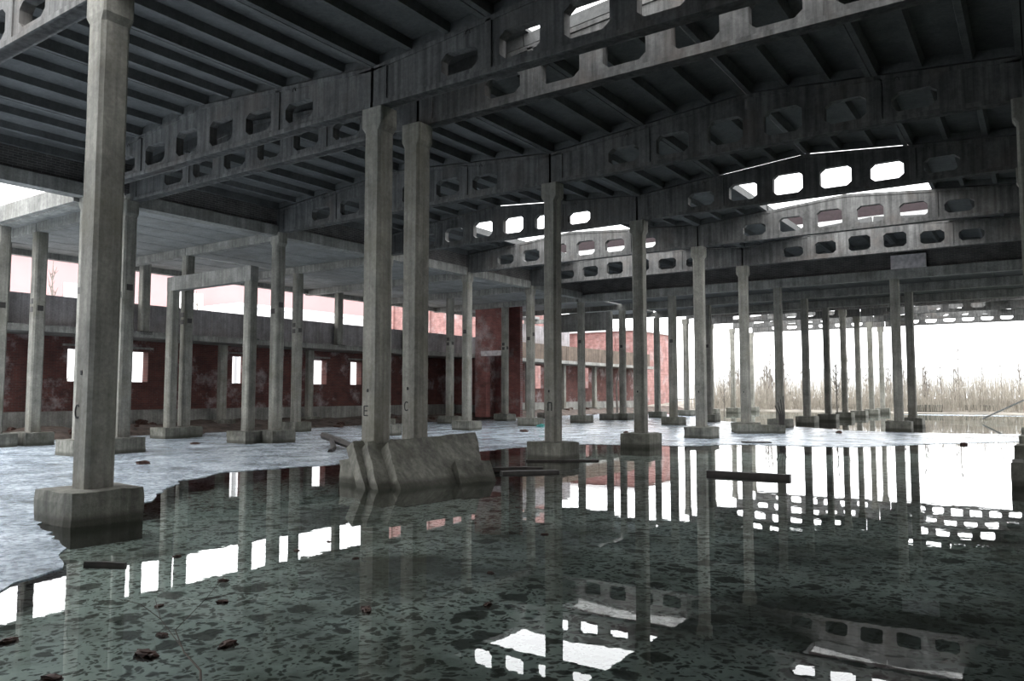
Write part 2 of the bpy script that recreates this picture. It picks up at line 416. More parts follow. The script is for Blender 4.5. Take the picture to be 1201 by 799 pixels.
C1 = column(0.0, -13.25, 'thick grey concrete column on block footing nearest the camera at left', 0.445, dx=-0.08)
P1A = column(-0.02, -7.28, 'left one of two paired concrete columns rising behind the leaning slabs', 0.47, cap=0.62)
P1B = column(0.0, -6.05, 'right one of two paired concrete columns rising behind the leaning slabs', 0.46, cap=0.55)
centre = {}
for k, (y, dx) in enumerate(((0, 0), (6, 0), (12, -.02), (18, -.03), (24, -.03), (30, -.05), (36, -.1), (42, -.2), (48, -.3), (54, -.35), (60, -.4))):
    top = BOT if y < 20 or y > 37 else 7.72
    centre[y] = column(dx, y, 'concrete column on block footing, %s behind the leaning slabs in the receding centre row' % ORD[k], 0.41 if y < 20 else 0.40, top, 0.55 if top == BOT else None)
# row along the annex
LB = 'concrete column in the row bearing the left beam ends, '
left_names = {-7.25: 'hidden behind the nearest column', -6: 'just right of the nearest column', 0: 'first clear one right of the nearest column',
              6: 'partly hidden by the paired columns', 12: 'pale one standing left of the brick stair tower', 18: 'just left of the column behind the slabs'}
for y, s in left_names.items():
    column(XL, y, LB + s, 0.41, BOT, 0.5, foot=(y > -5), plates=((5.05, 'y'), (5.3, 'x')) if y != 12 else ((5.05, 'y'),), group='columns along the annex')
pf = link('footing', FOOT_PAIR, None, (XL, -6.62, 0)); tag(pf, 'long concrete footing block shared by two columns behind the nearest column', 'footing')
for k, y in enumerate((24, 30, 36, 42, 48, 54, 60)):
    column(XL - 0.02 * k, y, 'concrete column in the far left row under the back section, %s from the hall' % ORD[k], 0.40, 7.72 if y < 37 else BOT, None if y < 37 else 0.5, plates=((5.2, 'y'),) if y < 31 else (), group='columns along the annex')
# 6 m rows under the low back section
for k, (x, y) in enumerate(((-6.25, 24), (-6.25, 30), (5.85, 24), (5.75, 30))):
    column(x, y, ['concrete column with steel plate under the back section left of centre row', 'far concrete column under the back section left of centre row',
                  'front one of two close columns standing in bright water at right', 'rear one of two close columns standing in bright water at right'][k], 0.42, 7.72, None, plates=((5.0, 'y'),) if k < 2 else (), group='columns under the back section')
# right row, at the edge of the frame
for k, (y, xx) in enumerate(((-13.25, 12.35), (-7.3, 12.35), (-6.0, 12.35), (0, 11.78), (6, 11.74), (12, 11.72), (18, 11.7), (24, 11.7), (30, 11.7), (36, 11.7), (42, 11.7), (48, 11.7), (54, 11.7))):
    column(xx, y, 'dark concrete column in the row at the right edge, %s from the camera' % ORD[k], 0.41, BOT if y < 20 or y > 37 else 7.72, 0.55 if y < 20 or y > 37 else None, group='columns at the right edge')
# annex rows
for k, y in enumerate((-7.25, -6, 0, 6, 12, 18, 24)):
    column(XA, y, 'pale annex column in the middle annex row, %s from the left' % ORD[k], 0.41, 7.82, None, plates=((4.95, 'y'), (5.25, 'y'), (5.0, 'x')), group='annex columns')
for k, y in enumerate((-6, 0, 6, 12, 18, 30, 36, 42, 48)):
    column(XB, y, 'short annex column before the red brick wall, %s from the left' % ORD[k], 0.40, 4.5, None, group='short annex columns')
U = shaft_mesh(0.42, 3.78)
for k, y in enumerate((-5.2, 0.9, 7.0, 13.3, 19.4)):
    t = thing('concrete_post', 'upper floor concrete post standing on the annex gallery, %s from the left' % ORD[k], 'post', (-23.45, y, 4.36), 0, 'upper floor posts')
    link('shaft', U, t)
    MBp = MB().box(-0.3, 0.3, -0.3, 0.3, 0.30, FT - 0.02).build('base_plate', 'steel', t)

# low portal frames in front of the annex columns
for k, (xa, xb, y, z0) in enumerate(((-18.35, -13.15, -0.75, 6.2), (-18.3, -13.15, 29.2, 6.35))):
    t = thing('portal_frame', ['weathered concrete portal frame between two annex columns left of the slabs', 'dark concrete portal frame far back left of centre'][k], 'frame', (0, 0, 0))
    for x in (xa, xb):
        o = link('leg', shaft_mesh(0.40, z0), t, (x, y, 0))
        link('footing', FOOT[k], t, (x, y, -0.02))
    MB().box(xa - 0.2, xb + 0.2, y - 0.18, y + 0.18, z0, z0 + (0.58 if k == 0 else 1.3)).build('crossbeam', 'annex', t)

# ------------------------------------------------------------------ lattice beams
def lattice_mesh(L):
    mb = MB(); k = L / 12.0 if L > 12.4 else 1.0
    zt = lambda x: 0.90 + PK * (1 - abs(x - L / 2) / (L / 2))
    t = 0.11
    holes = []
    for i in range(6):
        xa = (1.93 + 1.455 * i) * k; xb = xa + 0.93 * k
        d = abs((xa + xb) / 2 - L / 2) / (L / 2)
        holes.append((xa, xb, 0.215, 0.93 - 0.40 * d))
    xs = [0.04]
    for h in holes: xs += [h[0], h[1]]
    xs.append(L - 0.04)
    def prism(poly):   # poly in (x, z), extruded through the thickness
        n = len(poly)
        vs = [(x, -t, z) for x, z in poly] + [(x, t, z) for x, z in poly]
        fs = [tuple(range(n)), tuple(range(2 * n - 1, n - 1, -1))] + [(i, (i + 1) % n, n + (i + 1) % n, n + i) for i in range(n)]
        mb.add(vs, fs)
    for i in range(0, len(xs) - 1, 2):   # solid posts between the holes
        a, b_ = xs[i], xs[i + 1]
        if a < L / 2 < b_: poly = [(a, 0), (b_, 0), (b_, zt(b_)), (L / 2, zt(L / 2)), (a, zt(a))]
        else: poly = [(a, 0), (b_, 0), (b_, zt(b_)), (a, zt(a))]
        prism(poly)
    for xa, xb, z1, z2 in holes:
        c = 0.14; cz = 0.115
        prism([(xa, 0), (xb, 0), (xb, z1 + cz), (xb - c, z1), (xa + c, z1), (xa, z1 + cz)])
        prism([(xa, z2 - cz), (xa + c, z2), (xb - c, z2), (xb, z2 - cz), (xb, zt(xb)), (xa, zt(xa))])
    # bottom flange, top flange
    mb.box(0.04, L - 0.04, -0.15, 0.15, 0.0, 0.10)
    for a, b_ in ((0.04, L / 2), (L / 2, L - 0.04)):
        mb.hexa([(a, -0.14, zt(a) - 0.1), (b_, -0.14, zt(b_) - 0.1), (b_, 0.14, zt(b_) - 0.1), (a, 0.14, zt(a) - 0.1),
                 (a, -0.14, zt(a)), (b_, -0.14, zt(b_)), (b_, 0.14, zt(b_)), (a, 0.14, zt(a))])
    # thickened ends and two stiffening ribs
    for a, b_ in ((0.04, 0.42), (L - 0.42, L - 0.04), ((1.93 + 1.455 - 0.32) * k, (1.93 + 1.455 - 0.18) * k), ((8.68 + 0.19) * k, (8.68 + 0.33) * k)):
        zz = min(zt(a), zt(b_)) - 0.05
        mb.box(a, b_, -0.14, 0.14, 0.05, zz)
    me = mb.mesh('lattice_beam'); me.materials.append(M['beam'])
    return me
LM = {12.5: lattice_mesh(12.5), 11.75: lattice_mesh(11.75), 12.3: lattice_mesh(12.3)}
HOOK = MB().tube([(0, 0, 0), (0.02, 0, 0.06), (0.06, 0, 0.09), (0.10, 0, 0.06), (0.11, 0, 0.0)], 0.012, 5).mesh('lifting_loop'); HOOK.materials.append(M['steel'])
def lattice(x, y, L, label, group):
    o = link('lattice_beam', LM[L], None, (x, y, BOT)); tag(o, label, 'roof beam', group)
    for f in (0.21, 0.79):
        h = link('lifting_loop', HOOK, o, (L * f, -0.15, 0.93))
    return o
YS = [-13.25, -7.40, -5.90, 0, 6, 12, 18, 42, 48, 54, 60]
NM = ['nearest the camera and lit by open sky', 'front one of the close pair meeting above the slabs', 'rear one of the close pair above the slabs', 'next behind the close pair',
      'dark one in front of the roof opening', 'pale one lit by the roof opening', 'pale one with dark holes above the low back section',
      'first beyond the low back section', 'second beyond the low back section', 'third beyond the low back section', 'last before the reed bank']
for y, nm in zip(YS, NM):
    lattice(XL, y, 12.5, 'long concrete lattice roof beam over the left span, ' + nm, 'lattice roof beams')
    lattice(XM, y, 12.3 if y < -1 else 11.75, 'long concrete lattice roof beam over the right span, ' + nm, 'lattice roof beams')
for k, y in enumerate((-31.25, -25.25, -19.25)):
    lattice(XM, y, 12.3, 'lattice roof beam overhead behind the camera', 'lattice roof beams behind the camera')
for y in (-13.25, -7.4, -5.9, 0, 6, 12, 18):
    lattice(XR if y > -1 else 12.4, y, 11.75, 'lattice roof beam over the span beyond the right column row', 'lattice roof beams beyond the right row')

# ------------------------------------------------------------------ ribbed roof panels
def panel_mesh(w, L, mat):
    mb = MB(); h = 0.30; x1 = w - 0.012
    mb.box(0.012, x1, 0, L, h - 0.06, h)
    ribs = [0.012 + 0.06] + [w / 3, 2 * w / 3] + [x1 - 0.06]
    for i, x in enumerate(ribs):
        a = 0.06 if i in (0, 3) else 0.065
        lo = 0.0 if i in (0, 3) else 0.06
        b_ = a + (0.03 if i in (0, 3) else 0.05)
        mb.hexa([(max(0.012, x - a), 0.02, lo), (min(x1, x + a), 0.02, lo), (min(x1, x + a), L - 0.02, lo), (max(0.012, x - a), L - 0.02, lo),
                 (max(0.012, x - b_), 0.02, h - 0.05), (min(x1, x + b_), 0.02, h - 0.05), (min(x1, x + b_), L - 0.02, h - 0.05), (max(0.012, x - b_), L - 0.02, h - 0.05)])
    for y0 in (0.0, L - 0.12):
        mb.box(0.012, x1, y0, y0 + 0.12, 0.04, h - 0.05)
    me = mb.mesh('roof_panel'); me.materials.append(M[mat]); return me
PM = {}
def roof_panel(parent, x0, L, i, y0, y1, mat='panel'):
    w = L / 4; key = (round(w, 3), round(y1 - y0, 2), mat)
    sl = math.atan(PK / (L / 2))
    if key not in PM: PM[key] = panel_mesh(w / math.cos(sl), y1 - y0 - 0.015, mat)
    up = i < 2
    zt = lambda x: BOT + 0.90 + PK * (1 - abs(x - L / 2) / (L / 2))
    a = i * w
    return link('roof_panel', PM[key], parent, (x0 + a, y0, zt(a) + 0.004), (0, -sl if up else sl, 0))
ceil_l = struct(link('ceiling_left', None), 'ribbed concrete roof panels over the left span')
ceil_r = struct(link('ceiling_right', None), 'ribbed concrete roof panels over the right span')
ceil_b = struct(link('ceiling_back', None), 'ribbed concrete roof panels beyond the low back section')
BAYS = [(-13.25, -7.33), (-5.97, 0), (0, 6), (6, 12), (12, 18), (18, 24)]
for y0, y1 in BAYS:
    for i in range(4):
        mid = i in (1, 2)
        if y0 in (6, 12) and mid: continue
        roof_panel(ceil_l, XL, 12.5, i, y0 + (0.3 if y0 == 18 else 0), y1)
        roof_panel(ceil_r, XM, 12.3 if y0 < -10 else 11.75, i, y0, y1)
for y0 in (-31.25, -25.25, -19.25):
    for i in range(4):
        if not (y0 == -19.25 and i < 1): roof_panel(ceil_r, XM, 12.3, i, y0, y0 + 6)  # one unseen panel left out so light reaches the near bed
        if y0 < -20: roof_panel(ceil_l, XL, 12.5, i, y0, y0 + 6)  # unseen panels added to keep light off the beam faces
for y0, y1 in [(-31.25, -25.25), (-25.25, -19.25), (-19.25, -13.25)] + BAYS:
    for i in range(4): roof_panel(ceil_r, XR if y0 > -10 else 12.4, 11.75, i, y0, y1)
for y0, y1 in ((36, 42), (42, 48)):
    for i in range(4):
        if y0 == 42 and i == 1: continue
        roof_panel(ceil_b, XL, 12.5, i, y0, y1); roof_panel(ceil_b, XM, 11.75, i, y0, y1)
for i in (0, 3):
    roof_panel(ceil_b, XM, 11.75, i, 48, 54); roof_panel(ceil_b, XM, 11.75, i, 54, 60)
# cover planks over the joint between the close pair of beams; the right part has lost them
for L, x0, par, idx in ((12.5, XL, ceil_l, (0, 1, 2, 3)), (12.3, XM, ceil_r, (0,))):
    for i in idx:
        w = L / 4; sl = math.atan(PK / (L / 2)); a = i * w
        z = BOT + 1.22 + PK * (1 - abs(a - L / 2) / (L / 2))
        o = MB().box(0, w, -7.6, -5.7, 0, 0.08).build('joint_cover', 'panel', par, (x0 + a, 0, z)); o.rotation_euler = (0, -sl if i < 2 else sl, 0)

def wall_with_holes(x0, x1, y0, y1, z0, z1, holes):
    """wall along y with window openings given as (ya, yb, za, zb)"""
    mb = MB(); cuts = sorted(holes); y = y0
    for ya, yb, za, zb in cuts:
        mb.box(x0, x1, y, ya, z0, z1); mb.box(x0, x1, ya, yb, z0, za); mb.box(x0, x1, ya, yb, zb, z1); y = yb
    mb.box(x0, x1, y, y1, z0, z1); return mb

# ------------------------------------------------------------------ brick infill above the columns
wl_ = MB().box(-12.72, -12.46, -13.4, 24.1, 8.38, 10.0).build('wall_left', 'dark_brick')
struct(wl_, 'dark sooty brick infill above the row of annex columns')
for k, (a, b_) in enumerate(((-19.4, -13.3), (-13.25, -7.35), (-5.85, -0.2), (0.2, 5.8), (6.2, 11.8), (12.2, 17.8), (18.2, 24.1))):
    if k == 0: continue
    MB().box(-12.85, -12.36, a - 0.2, b_ + 0.2, 7.98, 8.38).build('lintel', 'annex', wl_)
pb = struct(link('wall_parapet', None), 'white brick upstand with a dark red band above the last pale lattice beam')
for x0, L in ((XL, 12.5), (XM, 11.75)):
    zt = BOT + 0.90; zm = zt + PK
    for nm, za, zb, mt in (('white_brick', None, 9.86, 'white_brick'), ('red_band', 9.86, 10.55, 'red_band')):
        mb = MB()
        for a, b_ in ((0.02, L / 2), (L / 2, L - 0.02)):
            h0 = za or (zt if a < 1 else zm); h1 = za or (zm if a < 1 else zt)
            mb.hexa([(x0 + a, 18.02, h0), (x0 + b_, 18.02, h1), (x0 + b_, 18.28, h1), (x0 + a, 18.28, h0), (x0 + a, 18.02, zb), (x0 + b_, 18.02, zb), (x0 + b_, 18.28, zb), (x0 + a, 18.28, zb)])
        mb.build(nm, mt, pb)
we = wall_with_holes(24.0, 24.3, -31.4, 24.2, -0.3, 9.2, [(-14, -10, 0.8, 4.6), (-8, -3.5, 0.8, 4.6), (1, 5, 0.8, 5.2), (7, 11, 0.8, 5.2), (13, 17, 0.8, 5.2), (19, 23, 0.8, 5.2)]).build('added_wall_right', 'dark_brick'); struct(we, 'added unseen brick wall dimming the right side of the hall')  # added out of view to dim the hall, openings placed to light columns
wr = MB().box(-12.7, 24.3, -31.7, -31.4, -0.3, 9.6).build('added_wall_front', 'dark_brick_x'); struct(wr, 'added unseen brick wall holding back light behind the camera')  # added behind the camera to block light from that end
wb = MB().box(-12.75, 23.5, 24.0, 24.25, 8.2, 9.9).build('wall_back', 'dark_brick_x')
struct(wb, 'dark brick infill above the low back section')
blk = MB().box(5.75, 7.35, 23.72, 23.99, 8.21, 8.9).build('concrete_block', 'white_block')
tag(blk, 'pale concrete block set against the dark wall above the paired far columns', 'block')
for k, y in enumerate((24, 30, 36)):
    for j, (a, b_) in enumerate(((-12.6, -6.255), (-6.245, -0.005), (0.005, 5.845), (5.855, 11.695), (11.705, 23.5))):
        o = MB().box(a, b_, y - 0.2, y + 0.2, 7.72, 8.2).build('concrete_beam', 'annex')
        tag(o, 'grey concrete cross beam under the low back section, %s row, %s from the left' % (ORD[k], ORD[j]), 'beam', 'cross beams of the back section')
low = struct(link('ceiling_low', None), 'flat concrete ceiling planks of the low back section')
plank_me = {}
def plank(parent, x, w, y0, y1, z, mat='panel', name='ceiling_plank'):
    key = (round(w, 2), round(y1 - y0, 2), mat)
    if key not in plank_me:
        W, L = w - 0.02, y1 - y0
        me = MB().hexa([(0.03, 0, 0), (W - 0.03, 0, 0), (W - 0.03, L, 0), (0.03, L, 0), (0, 0, 0.04), (W, 0, 0.04), (W, L, 0.04), (0, L, 0.04)]).box(0, W, 0, L, 0.04, 0.22).mesh(name)
        me.materials.append(M[mat]); plank_me[key] = me
    return link(name, plank_me[key], parent, (x, y0, z))
for y0 in (24, 30):
    for i in range(24): plank(low, -12.5 + 1.5 * i, 1.5, y0 + 0.02, y0 + 5.98, 8.2)

# ------------------------------------------------------------------ annex on the left
ax_c = struct(link('ceiling_annex', None), 'flat concrete ceiling planks of the annex')
for y0, y1 in ((-7.4, -5.85), (-5.85, 0), (0, 6), (6, 12), (12, 18), (18, 24), (24, 30), (30, 36)):
    for i in range(8):
        x = -24.75 + 1.5 * i
        if y0 == 0 and i in (2, 3):
            plank(ax_c, x + 0.12, 1.28, y0, y1 - 0.02, 8.16, 'soffit'); continue
        if y0 == 30 and i in (1, 2, 3): continue
        plank(ax_c, x, 1.5, y0, y1 - 0.02, 8.16, 'soffit')
for k, y in enumerate((-7.25, -6, 0, 6, 12, 18, 24, 30, 36)):
    for j, (a, b_) in enumerate(((-18.48, -12.72), (-24.8, -18.52))):
        o = MB().box(a, b_, y - 0.17, y + 0.17, 7.82, 8.16).build('concrete_beam', 'annex')
        tag(o, 'thin concrete ceiling beam of the annex, %s row from the left, %s half' % (ORD[k], ('inner', 'outer')[j]), 'beam', 'annex ceiling beams')
eb = MB().box(-24.8, -12.75, -7.62, -7.44, 7.85, 8.42).build('edge_beam', 'annex')
tag(eb, 'pale concrete edge beam closing the annex roof at far left', 'beam')
# outer wall heads over the upper openings
hd = MB().box(-24.9, -24.55, -7.6, 30, 7.9, 8.16).build('trim_1', 'annex'); struct(hd, 'concrete head beam over the upper annex openings')
# gallery floor with parapet panels
gal = struct(link('floor_gallery', None), 'concrete floor slabs of the upper annex gallery')
for k in range(11):
    y0 = -7.4 + 6.1 * k
    MB().box(-25.6, -23.15, y0, y0 + 6.08, 4.52, 4.80).build('gallery_slab', 'annex', gal)
    o = MB().box(-23.95, -23.78, y0 + 0.02, y0 + 6.06, 4.80, 6.17).build('parapet_panel', 'parapet' if k < 6 else 'parapet_shade')
    tag(o, '%s concrete parapet panel of the annex gallery, %s from the left' % ('grey' if k < 6 else 'shade-darkened brown', ORD[k]), 'panel', 'gallery parapet panels')

wins = [(-7.3, -6.5, 2.0, 4.0), (-1.5, -0.55, 2.45, 3.98), (1.45, 2.45, 2.45, 3.98), (7.4, 8.3, 2.45, 3.98), (13.2, 14.35, 2.45, 3.96), (16.4, 17.4, 2.45, 3.96), (22, 23, 2.45, 3.96),
        (28, 29, 2.4, 4.1), (35.0, 36.6, 2.3, 4.35), (38.9, 40.6, 2.3, 4.4), (47.3, 49.7, 2.4, 4.45)]
bw = wall_with_holes(-26.1, -25.6, -9, 60, 0.0, 4.6, wins).build('wall_annex', 'red_brick')
struct(bw, 'worn red brick rear wall of the annex with small window openings')
for ya, yb, za, zb in wins:
    MB().box(-25.59, -25.56, ya - 0.25, yb + 0.25, zb + 0.12, zb + 0.22).build('lintel', 'annex', bw)
pl = MB().box(-25.58, -25.2, -9, 60, 0.0, 1.06).build('baseboard_left', 'annex'); struct(pl, 'concrete plinth along the foot of the brick annex wall')
# brick stair tower
mb = MB()
mb.box(-21.3, -20.35, 24.3, 24.8, 0.2, 8.12).box(-20.35, -18.72, 24.3, 24.8, 4.55, 8.12)
tw = mb.build('wall_tower', 'red_brick_x'); struct(tw, 'pinkish red brick stair tower at the back of the annex')
MB().box(-21.3, -20.9, 24.8, 27.0, 0.2, 8.12).build('side_wall', 'red_brick', tw)
MB().box(-20.9, -18.72, 26.2, 26.5, 0.2, 8.12).build('inner_wall', 'red_brick_x', tw)
MB().box(-20.6, -18.72, 24.05, 24.32, 4.5, 4.85).build('lintel', 'white_block', tw)
lw = MB().box(-25.6, -21.3, 27.0, 27.4, 0.0, 4.6).build('wall_annex_cross', 'red_brick_x'); struct(lw, 'dark red brick cross wall beside the stair tower')
pw = MB().box(-25.6, -21.35, 26.9, 27.0, 0.0, 1.0).build('baseboard_cross', 'annex'); struct(pw, 'concrete plinth of the brick cross wall')

gw = MB().box(-24.35, -24.1, 30.5, 42.5, 4.8, 7.75).build('wall_gallery', 'parapet'); struct(gw, 'grey rendered wall at the back of the far gallery bay')
# ------------------------------------------------------------------ buildings outside
def building(name, label, x0, x1, y0, y1, z1, mat, group=None):
    t = thing(name, label, 'building', ((x0 + x1) / 2, (y0 + y1) / 2, 0.3), 0, group)
    MB().box(-(x1 - x0) / 2, (x1 - x0) / 2, -(y1 - y0) / 2, (y1 - y0) / 2, 0, z1 - 0.3).build('wall', mat, t)
    MB().box(-(x1 - x0) / 2 - 0.3, (x1 - x0) / 2 + 0.3, -(y1 - y0) / 2 - 0.3, (y1 - y0) / 2 + 0.3, z1 - 0.3, z1 + 0.05).build('roof', 'white_wall', t)
    return t
b1 = building('factory_building', 'long pink brick building outside behind the annex gallery', -72, -60, -14, 58, 14.0, 'pink')
for y, z, w, h in ((14.8, 10.6, 3.0, 1.8), (25.8, 10.6, 2.8, 2.6)):
    f = MB().box(5.99, 6.06, y - 21 - w / 2, y - 21 + w / 2, z - h / 2, z + h / 2).build('window', 'white_wall', b1)
b2 = building('storage_shed', 'low white building in front of the pink one outside', -58, -52, 27, 60, 10.3, 'white_wall')
b5 = building('storage_shed', 'lower white building outside seen through the annex windows', -58, -52, -20, 26.5, 8.2, 'white_wall')
b3 = building('brick_building', 'red brick building with pilasters outside beyond the gallery', -51, -36, 47, 58, 15, 'out_brick')
for i in range(6):
    MB().box(-7.5 + i * 2.8, -6.9 + i * 2.8, -5.75, -5.5, 0, 14.4).build('pilaster', 'out_brick', b3)
b4 = building('brick_building', 'red brick building standing outside beyond the far columns', -52, -28.5, 66, 78, 9.5, 'out_brick')
for i in range(5):
    MB().box(-11.7 + i * 5.0, -11.0 + i * 5.0, -6.2, -6.0, 0, 8.6).build('pilaster', 'out_brick', b4)

# ------------------------------------------------------------------ leaning slabs and debris
def slab(name, label, c, th, nrm, seed, group=None, mat='footing', cuts=10):
    """thick cast plate from four corners (counter-clockwise seen from outside) and a thickness along -nrm"""
    a, b_, c_, d = [Vector(p) for p in c]; nrm = Vector(nrm).normalized()
    n = cuts; vs = []; fs = []; off = Vector((seed * 2.3, seed, 0))
    for layer in (0, 1):
        for j in range(n + 1):
            for i in range(n + 1):
                p = a.lerp(b_, i / n).lerp(d.lerp(c_, i / n), j / n)
                e = (i in (0, n)) + (j in (0, n))
                q = p - nrm * th * layer
                if e: q += (((a + b_ + c_ + d) / 4) - p).normalized() * (0.02 * e * random.random() + 0.012)
                q += Vector(noise.noise_vector(q * 3.5 + off)) * 0.022
                vs.append(q)
    m = (n + 1) ** 2
    for j in range(n):
        for i in range(n):
            p = j * (n + 1) + i
            fs.append((p, p + 1, p + n + 2, p + n + 1)); fs.append((m + p, m + p + n + 1, m + p + n + 2, m + p + 1))
    ring = [i for i in range(n + 1)] + [j * (n + 1) + n for j in range(1, n + 1)] + [n * (n + 1) + i for i in range(n - 1, -1, -1)] + [j * (n + 1) for j in range(n - 1, 0, -1)]
    for k in range(len(ring)):
        p, q = ring[k], ring[(k + 1) % len(ring)]
        fs.append((q, p, m + p, m + q))
    ctr = sum((v for v in vs), Vector()) / len(vs); ctr.z = 0
    o = MB().add([v - ctr for v in vs], fs).build(name, mat, None, ctr)
    for p in o.data.polygons: p.use_smooth = False
    return tag(o, label, 'slab', group)
slab('concrete_slab', 'big stained concrete slab leaning front-most against the paired columns', [(1.62, -8.15, -0.3), (1.75, -5.6, -0.3), (0.62, -4.55, 0.98), (0.48, -7.48, 0.90)], 0.27, (0.75, -0.02, 0.66), 1, 'slabs leaning on the paired columns')
slab('concrete_slab', 'middle one of three concrete slabs leaning against the paired columns', [(1.28, -8.42, -0.3), (1.40, -5.8, -0.3), (0.30, -4.85, 0.93), (0.12, -7.72, 0.90)], 0.25, (0.75, -0.02, 0.66), 2, 'slabs leaning on the paired columns')
slab('concrete_slab', 'rear one of three leaning slabs, its pale edge showing at left', [(0.92, -8.40, -0.3), (1.05, -6.0, -0.3), (0.0, -4.95, 0.86), (-0.2, -7.82, 0.90)], 0.24, (0.75, -0.02, 0.66), 3, 'slabs leaning on the paired columns')
slab('concrete_block', 'small rounded concrete block leaning on the right end of the slabs', [(1.80, -6.55, -0.3), (2.22, -5.72, -0.3), (1.62, -5.35, 0.42), (1.28, -6.2, 0.46)], 0.3, (0.7, -0.3, 0.6), 4, None, 'footing', 6)

def stick(name, label, pts, rad, mat='wood', cat='plank', group=None, n=6):
    c = Vector(pts[0]); o = MB().tube([Vector(p) - c for p in pts], rad, n).build(name, mat, None, c)
    return tag(o, label, cat, group)
def board(name, label, a, b_, w, h, mat='wood', cat='plank', group=None, z=0.0):
    a = Vector((*a, z)); b_ = Vector((*b_, z)); d = (b_ - a); L = d.length
    mb = MB(); n = 7; rings = []
    for k in range(n + 1):
        x = L * k / n; j = 0.01 * noise.noise(Vector((x * 3, a.x, a.y)))
        rings.append([(x, -w / 2 + j, -h * 0.4), (x, w / 2 + j, -h * 0.4), (x, w / 2 - 0.01 + j, h * 0.6 + j), (x, -w / 2 + 0.01 + j, h * 0.6 + j)])
    o = mb.loft(rings).build(name, mat, None, a); o.rotation_euler = (0, 0, math.atan2(d.y, d.x)); return tag(o, label, cat, group)
board('floating_plank', 'long dark plank floating on bright water right of centre', (5.32, -1.85), (7.15, -1.66), 0.22, 0.16)
board('floating_plank', 'thin dark board floating before the footing behind the slabs', (-0.1, -1.3), (1.55, -0.12), 0.10, 0.07)
board('floating_plank', 'broad dark board floating right of the small block', (1.25, -4.4), (2.15, -3.35), 0.30, 0.10)
board('floating_plank', 'short wet board lying across the broad floating board', (0.55, -4.35), (1.75, -3.35), 0.16, 0.10, z=0.05)
stick('timber', 'dark broken timber jutting over the ice left of the slabs', [(-9.9, 0.1, 0.35), (-8.2, -0.6, 0.20), (-6.2, -1.6, 0.06)], [0.13, 0.12, 0.1], 'wood', 'timber')
stick('timber', 'dark timber crossing under the broken one left of the slabs', [(-9.6, 0.2, 0.30), (-7.6, -1.5, 0.08), (-7.0, -2.2, 0.02)], 0.09, 'wood', 'timber')
board('timber', 'short dark timber frozen at the ice edge near the nearest footing', (3.0, -14.85), (3.42, -14.62), 0.06, 0.07, cat='timber')
board('floating_plank', 'dark flat board floating before the fallen column', (2.35, 9.9), (3.3, 10.4), 0.3, 0.1)
fb = thing('fallen_beam', 'broken concrete beam with bent bars lying before the far centre columns', 'beam', (0.1, 17.2, 0))
rb = rough_box(2.3, 0.7, -0.2, 0.42, 14, 0.04, 8).build('body', 'footing', fb, (0.75, 0.0, 0)); rb.rotation_euler = (0, 0.02, 0.75)
for k in range(4):
    MB().tube([(1.5 + 0.05 * k, 0.75, 0.3), (1.45 + 0.08 * k, 0.8, 0.9), (1.25 + 0.13 * k, 0.85, 1.3 + 0.15 * k)], [0.05, 0.04, 0.02], 5).build('rebar', 'steel', fb)
pole = stick('leaning_pole', 'pale straight pole slanting out of the water at far right', [(8.6, 40.2, 0.2), (11.5, 39.6, 1.75)], 0.06, 'pole', 'pole')
for k, (x, y, s) in enumerate(((2.4, 66.3, 3.0), (-5.5, 68, 3.4), (-13, 70, 3.0), (7, 67.5, 2.6))):
    o = rough_box(s, 0.9, -0.3, 0.75, 20 + k, 0.05, 6).build('concrete_block', 'footing', None, (x, y, 0)); tag(o, 'low concrete block lying on the far bank, %s from the right' % ORD[[1, 2, 3, 0][k]], 'block', 'blocks on the far bank')

# bare branch in the near water
br = thing('bare_branch', 'thin bare branch sticking out of the near water at lower left', 'branch', (7.0, -16.1, 0))
MB().tube([(0.22, -0.12, -0.03), (0.0, 0.02, 0.02), (-0.35, 0.12, 0.05), (-0.75, 0.30, 0.09)], [0.009, 0.008, 0.006, 0.004], 6).build('stem', 'bark', br)
for p in ([(-0.45, 0.16, 0.06), (-0.95, 0.30, 0.14), (-1.45, 0.55, 0.17)], [(-0.75, 0.3, 0.09), (-1.0, 0.72, 0.19), (-1.15, 1.0, 0.30)], [(-0.95, 0.30, 0.14), (-1.2, 0.28, 0.22), (-1.45, 0.22, 0.24)], [(-1.0, 0.72, 0.19), (-0.95, 0.95, 0.20), (-0.92, 1.1, 0.17)]):
    MB().tube(p, [0.004, 0.003, 0.002], 4).build('twig', 'bark', br)
# clods lying in the shallow water
rc = random.Random(3); CL = []
clods = [(5.17, -16.51, .13), (6.33, -16.08, .17), (6.82, -14.34, .14), (6.25, -16.69, .12), (4.85, -14.4, .09), (5.55, -14.9, .10), (6.0, -15.75, .10), (5.2, -15.3, .08), (6.62, -15.6, .13), (3.4, -14.0, .09), (4.2, -12.4, .08), (4.3, -13.0, .09), (7.6, -13.6, .10), (6.9, -12.6, .08), (6.2, -10.4, .09), (5.2, -12.9, .07)]
for k in range(3):
    me = rough_box(1, 0.62, -0.5, 0.5, 40 + k, 0.22, 4, 0.2).mesh('clod'); me.materials.append(M['clod']); MESH[('clod', k)] = me
for k, (x, y, r) in enumerate(clods):
    o = link('clod', MESH[('clod', k % 3)], None, (x, y, -0.005), (0, 0, rc.uniform(0, 6)), (r * 1.1, r * 0.9, r * 0.4))
    tag(o, '%s brown clod in the near water, number %s from the left' % ('big' if r > .125 else 'small', ''), 'clod', 'clods in the near water'); CL.append(o)
cy_, sy_ = math.cos(0.601), math.sin(0.601)
def scr(o):
    dx, dy = o.location.x - cam.location.x, o.location.y - cam.location.y
    return (dx * cy_ + dy * sy_) / (-dx * sy_ + dy * cy_)
